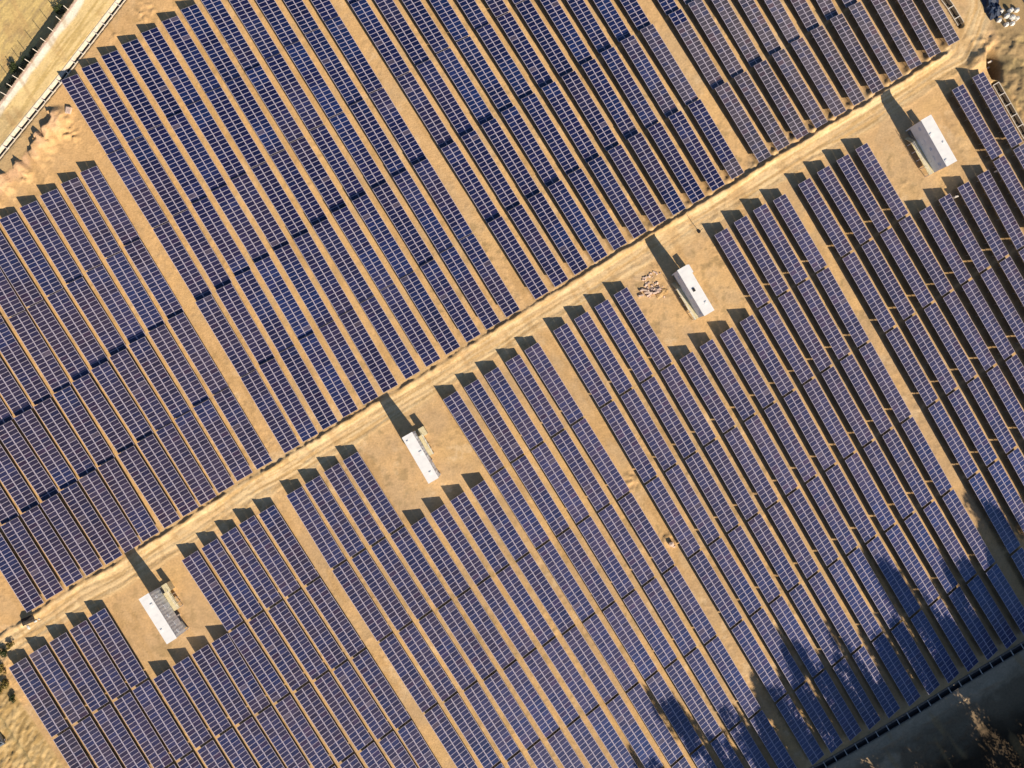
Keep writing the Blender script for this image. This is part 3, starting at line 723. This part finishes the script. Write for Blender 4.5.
# object with a long shadow in the lane
tag(MB().blob((0, 0, .35), (.75, .6, .55), r).blob((.5, -.5, .2), (.4, .35, .35), r).build('boulder', [PINK], None, at(671, 543.5)),
    'pale boulder alone in the lower middle bare lane casting a dark shadow', 'boulder')
bu = []
def leafblob(name, mat, n, R, hh, leaf, seed, stems=True):
    q = random.Random(seed); mb = MB()
    cl = [(q.uniform(-R, R) * .7, q.uniform(-R, R) * .7, hh * q.uniform(.35, .8), R * q.uniform(.35, .6)) for _ in range(7)]
    for i in range(n):
        cx, cy, cz, cr = q.choice(cl); v = Vector((q.gauss(0, 1), q.gauss(0, 1), q.gauss(0, 1))).normalized() * cr * q.uniform(.5, 1.05)
        p = Vector((cx, cy, max(.05, cz + v.z * .8))) + Vector((v.x, v.y, 0))
        a = Vector((q.gauss(0, 1), q.gauss(0, 1), q.gauss(0, 1))).normalized(); b = a.cross(Vector((q.gauss(0, 1), q.gauss(0, 1), q.gauss(0, 1)))).normalized()
        s = leaf * q.uniform(.6, 1.3); mb.quad([p - a * s, p + b * s * .55, p + a * s, p - b * s * .55])
    return mb.mesh(name, [mat])
def bush(px, py, R, hh, mat, label, seed, group, n=700):
    t = empty('bush', at(px, py)); tag(t, label, 'bush', group)
    link('foliage', leafblob('foliage', mat, n, R, hh, .16, seed), t)
    s = MB(); q = random.Random(seed)
    for i in range(5): s.tube((0, 0, -.1), (q.uniform(-.5, .5) * R, q.uniform(-.5, .5) * R, hh * .6), .05, .02, 5)
    s.build('stem', [BARK], t)
G1 = 'bushes below the fence bank'
bush(10, 64, 1.4, 1.6, LEAFD, 'dark green bush below the fence, lowest and leftmost of the bank bushes', 1, G1)
bush(19, 58, 1.5, 1.9, LEAFD, 'broad dark green bush below the fence, between the two round ones', 2, G1, 900)
bush(27, 47, 1.2, 1.7, LEAFD, 'round dark green bush below the fence, upper of the three clumped ones', 3, G1)
bush(54, 4, 1.2, 1.9, LEAFD, 'dark green bush at the top edge of the photo beyond the fence', 4, G1)
bush(3, 78, 1.3, 1.3, LEAFD, 'low dark bush at the left photo edge where the bank shadow widens', 5, G1)
G2 = 'dry scrub beside the lower left rows'
bush(6, 652, 1.3, 1.7, LEAFD, 'dark scrub bush in shadow beside the first lower row end', 6, G2)
bush(3, 668, 1.2, .8, LEAFY, 'yellow dry bush at the left edge beneath the dark scrub', 7, G2, 500)
bush(8, 683, 1.1, 1.0, LEAFY, 'dry yellow bush touching the outer side of the first lower row', 8, G2, 500)
bush(0, 690, 1.3, .8, LEAFY, 'flat dry bush at the left edge above the parked car', 9, G2, 500)
bush(13, 697, .9, .8, LEAFD, 'small dark bush against the outer edge of the first lower row', 10, G2, 400)
bush(12, 645, .9, .9, LEAFY, 'small dry bush between the road end and the first lower row', 11, G2, 300)
# litter by the road's lower left end
for k, (px, py, s) in enumerate(((29, 627, .5), (36, 621, .38), (26, 622, .3), (39, 619, .25))):
    o = MB().blob((0, 0, s * .35), (s * 1.3, s * .8, s * .5), r, rough=.2).build('white_sack', [SACK], None, at(px, py), (0, 0, r.uniform(0, 3)))
    tag(o, ['largest white sack lying by the road at the lower left', 'white sack lying right of the dark tarpaulin heap', 'small white sack at the left side of the tarpaulin heap', 'smallest white scrap furthest right of the tarpaulin heap'][k], 'sack', 'white litter at the lower left road end')
tp = MB(); n = 9
for i in range(n):
    for j in range(n):
        u_ = i / (n - 1) * 2 - 1; v_ = j / (n - 1) * 2 - 1
        tp.v.append((u_ * 1.5, v_ * .8, max(0, (1 - u_ * u_) * (1 - v_ * v_)) * .75 + r.uniform(0, .12)))
for i in range(n - 1):
    for j in range(n - 1): tp.f.append((i * n + j, (i + 1) * n + j, (i + 1) * n + j + 1, i * n + j + 1)); tp.m.append(0)
tag(tp.build('tarpaulin', [RUST], None, at(29.5, 619.5), (0, 0, .4)), 'dark tarpaulin heap beside white litter at the lower left road end', 'tarpaulin')
# white sacks and dark sheet at the top right corner
W8 = [(1000, 12), (1009, 11.5), (1015.5, 11), (1005.5, 17), (998, 21), (1011, 18.5), (1015.5, 19.5), (1005, 25.5), (1011, 24.5)]
names = ['leftmost upper', 'upper middle', 'upper right', 'centre', 'lower left', 'right of centre', 'rightmost lower', 'bottom', 'bottom right']
for k, (px, py) in enumerate(W8):
    t = empty('bulk_bag', at(px, py), (0, 0, r.uniform(0, 1.5))); tag(t, 'white bulk bag, %s one of the pile in the top right corner' % names[k], 'bag', 'white bulk bags in the top right corner')
    s = r.uniform(.85, 1.05); b = MB().box((0, 0, .45 * s), (.95 * s, .95 * s, .9 * s), top=.86)
    o = b.build('bag_body', [SACK], t); m_ = o.modifiers.new('b', 'BEVEL'); m_.width = .15; m_.segments = 3
    MB().tube((0, 0, .88 * s), (.05, .03, 1.08 * s), .16, .26, 8).build('spout', [SACK], t)
tp2 = MB(); n = 12
for i in range(n):
    for j in range(n):
        u_ = i / (n - 1) * 2 - 1; v_ = j / (n - 1) * 2 - 1
        tp2.v.append((u_ * 1.6 + r.uniform(-.25, .25), v_ * 3.0 + r.uniform(-.25, .25), max(0, (1 - u_ ** 4) * (1 - v_ ** 4)) * r.uniform(.8, 1.5)))
for i in range(n - 1):
    for j in range(n - 1): tp2.f.append((i * n + j, (i + 1) * n + j, (i + 1) * n + j + 1, i * n + j + 1)); tp2.m.append(0)
tag(tp2.build('covered_stack', [TARP], None, at(991, 6), (0, 0, .35)), 'stack under a dark blue sheet left of the white bags, top right', 'covered stack')
t = empty('shed', at(1029, -4), (0, 0, math.radians(-58))); tag(t, 'grey roofed shed cut by the top right corner', 'shed')
MB().box((0, 0, 1.3), (7.0, 3.0, 2.6)).build('wall', [GREYWALL], t); MB().box((0, 0, 2.68), (7.4, 3.4, .14)).build('roof', [STEEL], t)
# slabs in the pit
for k, (px, py, L) in enumerate(((995, 58.5, 1.5), (996, 62.5, 1.3))):
    tag(MB().box((0, 0, .1), (L, .35, .16)).box((0, .12, .2), (L * .9, .08, .06)).build('concrete_slab', [CONCW], None, at(px, py, .5), (.1, 0, .45)), 'pale slab lying in the excavated pit, %s of the two' % ('upper' if k == 0 else 'lower'), 'slab', 'slabs in the pit')
# junction cabinets at the row steps right of the fourth station
for k, (px, py) in enumerate(((994, 172.5), (953, 198))):
    t = empty('combiner_box', at(px, py), (0, 0, .2)); tag(t, 'small pale cabinet at a table end, %s' % ('near the right ditch' if k == 0 else 'below the top right station'), 'cabinet', 'pale cabinets by the tables')
    MB().box((0, 0, 1.0), (.8, .3, .9)).build('cabinet_body', [CONCW], t); MB().box((-.3, 0, .3), (.06, .06, .8)).box((.3, 0, .3), (.06, .06, .8)).build('stand', [STEEL], t)

# ------------------------------------------------------------------ parked car at the left edge
def car():
    p = at(.5, 735); t = empty('parked_car', p, (0, 0, math.atan2(-.86, .51))); tag(t, 'grey car with dark windows parked at the left photo edge beside the furrows', 'car')
    L, Wd = 4.4, 1.75
    prof = [(-2.2, .35), (-2.2, .8), (-2.05, .95), (-1.1, 1.02), (-.45, 1.42), (1.1, 1.48), (1.85, 1.05), (2.15, .95), (2.2, .4)]
    b = MB(); n = len(prof)
    for s in (-1, 1):
        for x, z in prof: b.v.append((x, s * (Wd / 2 - (.18 if z > 1.2 else 0)), z))
    for i in range(n):
        j = (i + 1) % n; b.f.append((i, j, n + j, n + i)); b.m.append(0)
    b.f.append(tuple(range(n - 1, -1, -1))); b.f.append(tuple(range(n, 2 * n))); b.m += [0, 0]
    m = noise_mat('car_paint', (.16, .18, .22), (.22, .24, .28), 1, .3, .4, spec=.5)
    o = b.build('body', [m], t); md = o.modifiers.new('b', 'BEVEL'); md.width = .07; md.segments = 3
    g = noise_mat('car_glass', (.01, .012, .015), (.02, .022, .03), 1, .08, spec=.8)
    MB().quad([(-1.05, -.75, 1.075), (-1.05, .75, 1.075), (-.5, .62, 1.415), (-.5, -.62, 1.415)][::-1]).build('windscreen', [g], t)
    MB().quad([(1.2, -.62, 1.46), (1.2, .62, 1.46), (1.8, .74, 1.12), (1.8, -.74, 1.12)][::-1]).build('rear_window', [g], t)
    for s in (-1, 1): MB().quad([(-.6, s * .79, 1.3), (1.1, s * .76, 1.4), (1.35, s * .86, 1.08), (-.95, s * .88, 1.06)]).build('side_window', [g], t)
    for x in (-1.35, 1.35):
        for s in (-1, 1):
            w = MB().tube((x, s * .72, .32), (x, s * .9, .32), .32, seg=20).build('wheel', [DARK], t)
            MB().tube((x, s * .89, .32), (x, s * .915, .32), .19, seg=14).build('rim', [ALU], w)
    for s in (-1, 1):
        MB().box((-2.18, s * .62, .72), (.08, .35, .16)).build('headlight', [WHITE], t)
        MB().box((-.75, s * .98, 1.02), (.12, .2, .12)).build('mirror', [m], t)
car()

# ------------------------------------------------------------------ trees below the lower ditch (their shadows reach the rows)
def tree_meshes(seed, ht):
    q = random.Random(seed); tr = MB(); lf = MB(); tr.tube((0, 0, -.3), (q.uniform(-.3, .3), q.uniform(-.3, .3), ht * .55), .34, .2, 10)
    tr.tube((0, 0, ht * .5), (.3, .2, ht * .85), .2, .07, 7)
    ends = []
    for i in range(16):
        z = ht * q.uniform(.18, .8); a = q.uniform(0, 6.28); l = q.uniform(1.6, 3.6) * (1.15 - z / ht * .6)
        e_ = Vector((math.cos(a) * l, math.sin(a) * l, z + l * q.uniform(.3, .9))); tr.tube((0, 0, z), e_, .11, .04, 6); ends.append(e_)
    cl = [(e_, q.uniform(.8, 1.6)) for e_ in ends] + [(Vector((q.uniform(-1.2, 1.2), q.uniform(-1.2, 1.2), ht * q.uniform(.5, .98))), q.uniform(.8, 1.6)) for _ in range(22)]
    for c, R in cl:
        for k in range(190):
            v = Vector((q.gauss(0, 1), q.gauss(0, 1), q.gauss(0, 1))).normalized() * R * q.uniform(.55, 1.05); p = c + v
            a = Vector((q.gauss(0, 1), q.gauss(0, 1), q.gauss(0, 1))).normalized(); b = a.cross(Vector((q.gauss(0, 1), q.gauss(0, 1), q.gauss(0, 1)))).normalized()
            s = q.uniform(.14, .3); lf.quad([p - a * s, p + b * s * .6, p + a * s, p - b * s * .6])
    return tr.mesh('trunk', [BARK]), lf.mesh('crown', [LEAF])
PROT = [tree_meshes(100 + i, 17 + i) for i in range(3)]
TREES = [(700, 930, 1.05), (752, 908, 1.0), (800, 880, 1.15), (846, 868, 1.12), (880, 842, 1.2), (925, 830, 1.1), (960, 812, 1.15), (1000, 800, 1.1), (1035, 772, 1.2), (1062, 742, 1.25),
         (1092, 718, 1.25), (1120, 690, 1.3), (1150, 664, 1.25), (1062, 800, 1.0), (1110, 770, 1.1), (900, 880, 1.0), (1160, 720, 1.2), (965, 860, 1.1),
         (822, 876, 1.0), (862, 856, .95), (905, 838, 1.0), (942, 822, .9), (980, 808, .95), (1018, 790, 1.0), (1049, 758, 1.05), (1078, 732, 1.1), (1106, 706, 1.1), (1136, 680, 1.1),
         (930, 868, .9), (1000, 846, 1.0), (1030, 824, 1.05), (1085, 790, 1.1), (1128, 742, 1.2), (1175, 650, 1.3)]
TREES += [(1010, 826, 1.15), (1045, 786, 1.3), (1075, 765, 1.35), (1100, 738, 1.4), (1125, 712, 1.4), (1148, 688, 1.45), (1172, 668, 1.5), (1096, 752, 1.4), (1140, 716, 1.45), (886, 858, 1.05), (950, 838, 1.05), (1196, 640, 1.45)]
for k, (px, py, s) in enumerate(TREES):
    t = empty('tree', at(px, py), (0, 0, k * 1.3)); t.scale = (s * 1.2, s * 1.2, (s * 1.42 if px < 1060 else min(s, 1.25) * 1.2) * r.uniform(.92, 1.1))
    tag(t, 'tall leafy tree outside the lower right corner casting shadow on the rows', 'tree', 'trees beyond the lower right ditch')
    a, b = PROT[k % 3]; link('trunk', a, t); link('crown', b, t)

# ------------------------------------------------------------------ light, sky, camera
el = math.radians(EL); sd = Vector((SUNXY[0], SUNXY[1], 0)).normalized()
sv = Vector((sd.x * math.cos(el), sd.y * math.cos(el), math.sin(el)))
sl = bpy.data.lights.new('sun', 'SUN'); sl.energy = 7.0; sl.angle = math.radians(.5); sl.color = (1.0, .855, .65)
so = bpy.data.objects.new('sun', sl); COL.objects.link(so); so.rotation_euler = sv.to_track_quat('Z', 'Y').to_euler()
w = bpy.data.worlds.new('World'); scene.world = w; w.use_nodes = True; nt = w.node_tree
sk = nt.nodes.new('ShaderNodeTexSky'); sk.sky_type = 'NISHITA'; sk.sun_disc = False
sk.sun_elevation = el; sk.sun_rotation = math.atan2(sd.x, sd.y); sk.altitude = 200; sk.ozone_density = 4.0
bg = nt.nodes['Background']; nt.links.new(sk.outputs[0], bg.inputs[0]); bg.inputs[1].default_value = .085
cam = bpy.data.cameras.new('camera'); cam.sensor_width = 36; cam.lens = 36 * F / 1024; cam.clip_end = 9000; cam.clip_start = .5
co = bpy.data.objects.new('camera', cam); COL.objects.link(co); co.location = (0, 0, H); scene.camera = co
scene.view_settings.view_transform = 'Standard'; scene.view_settings.look = 'None'; scene.view_settings.exposure = 0
try: scene.cycles.max_bounces = 6; scene.cycles.use_denoising = True
except Exception: pass
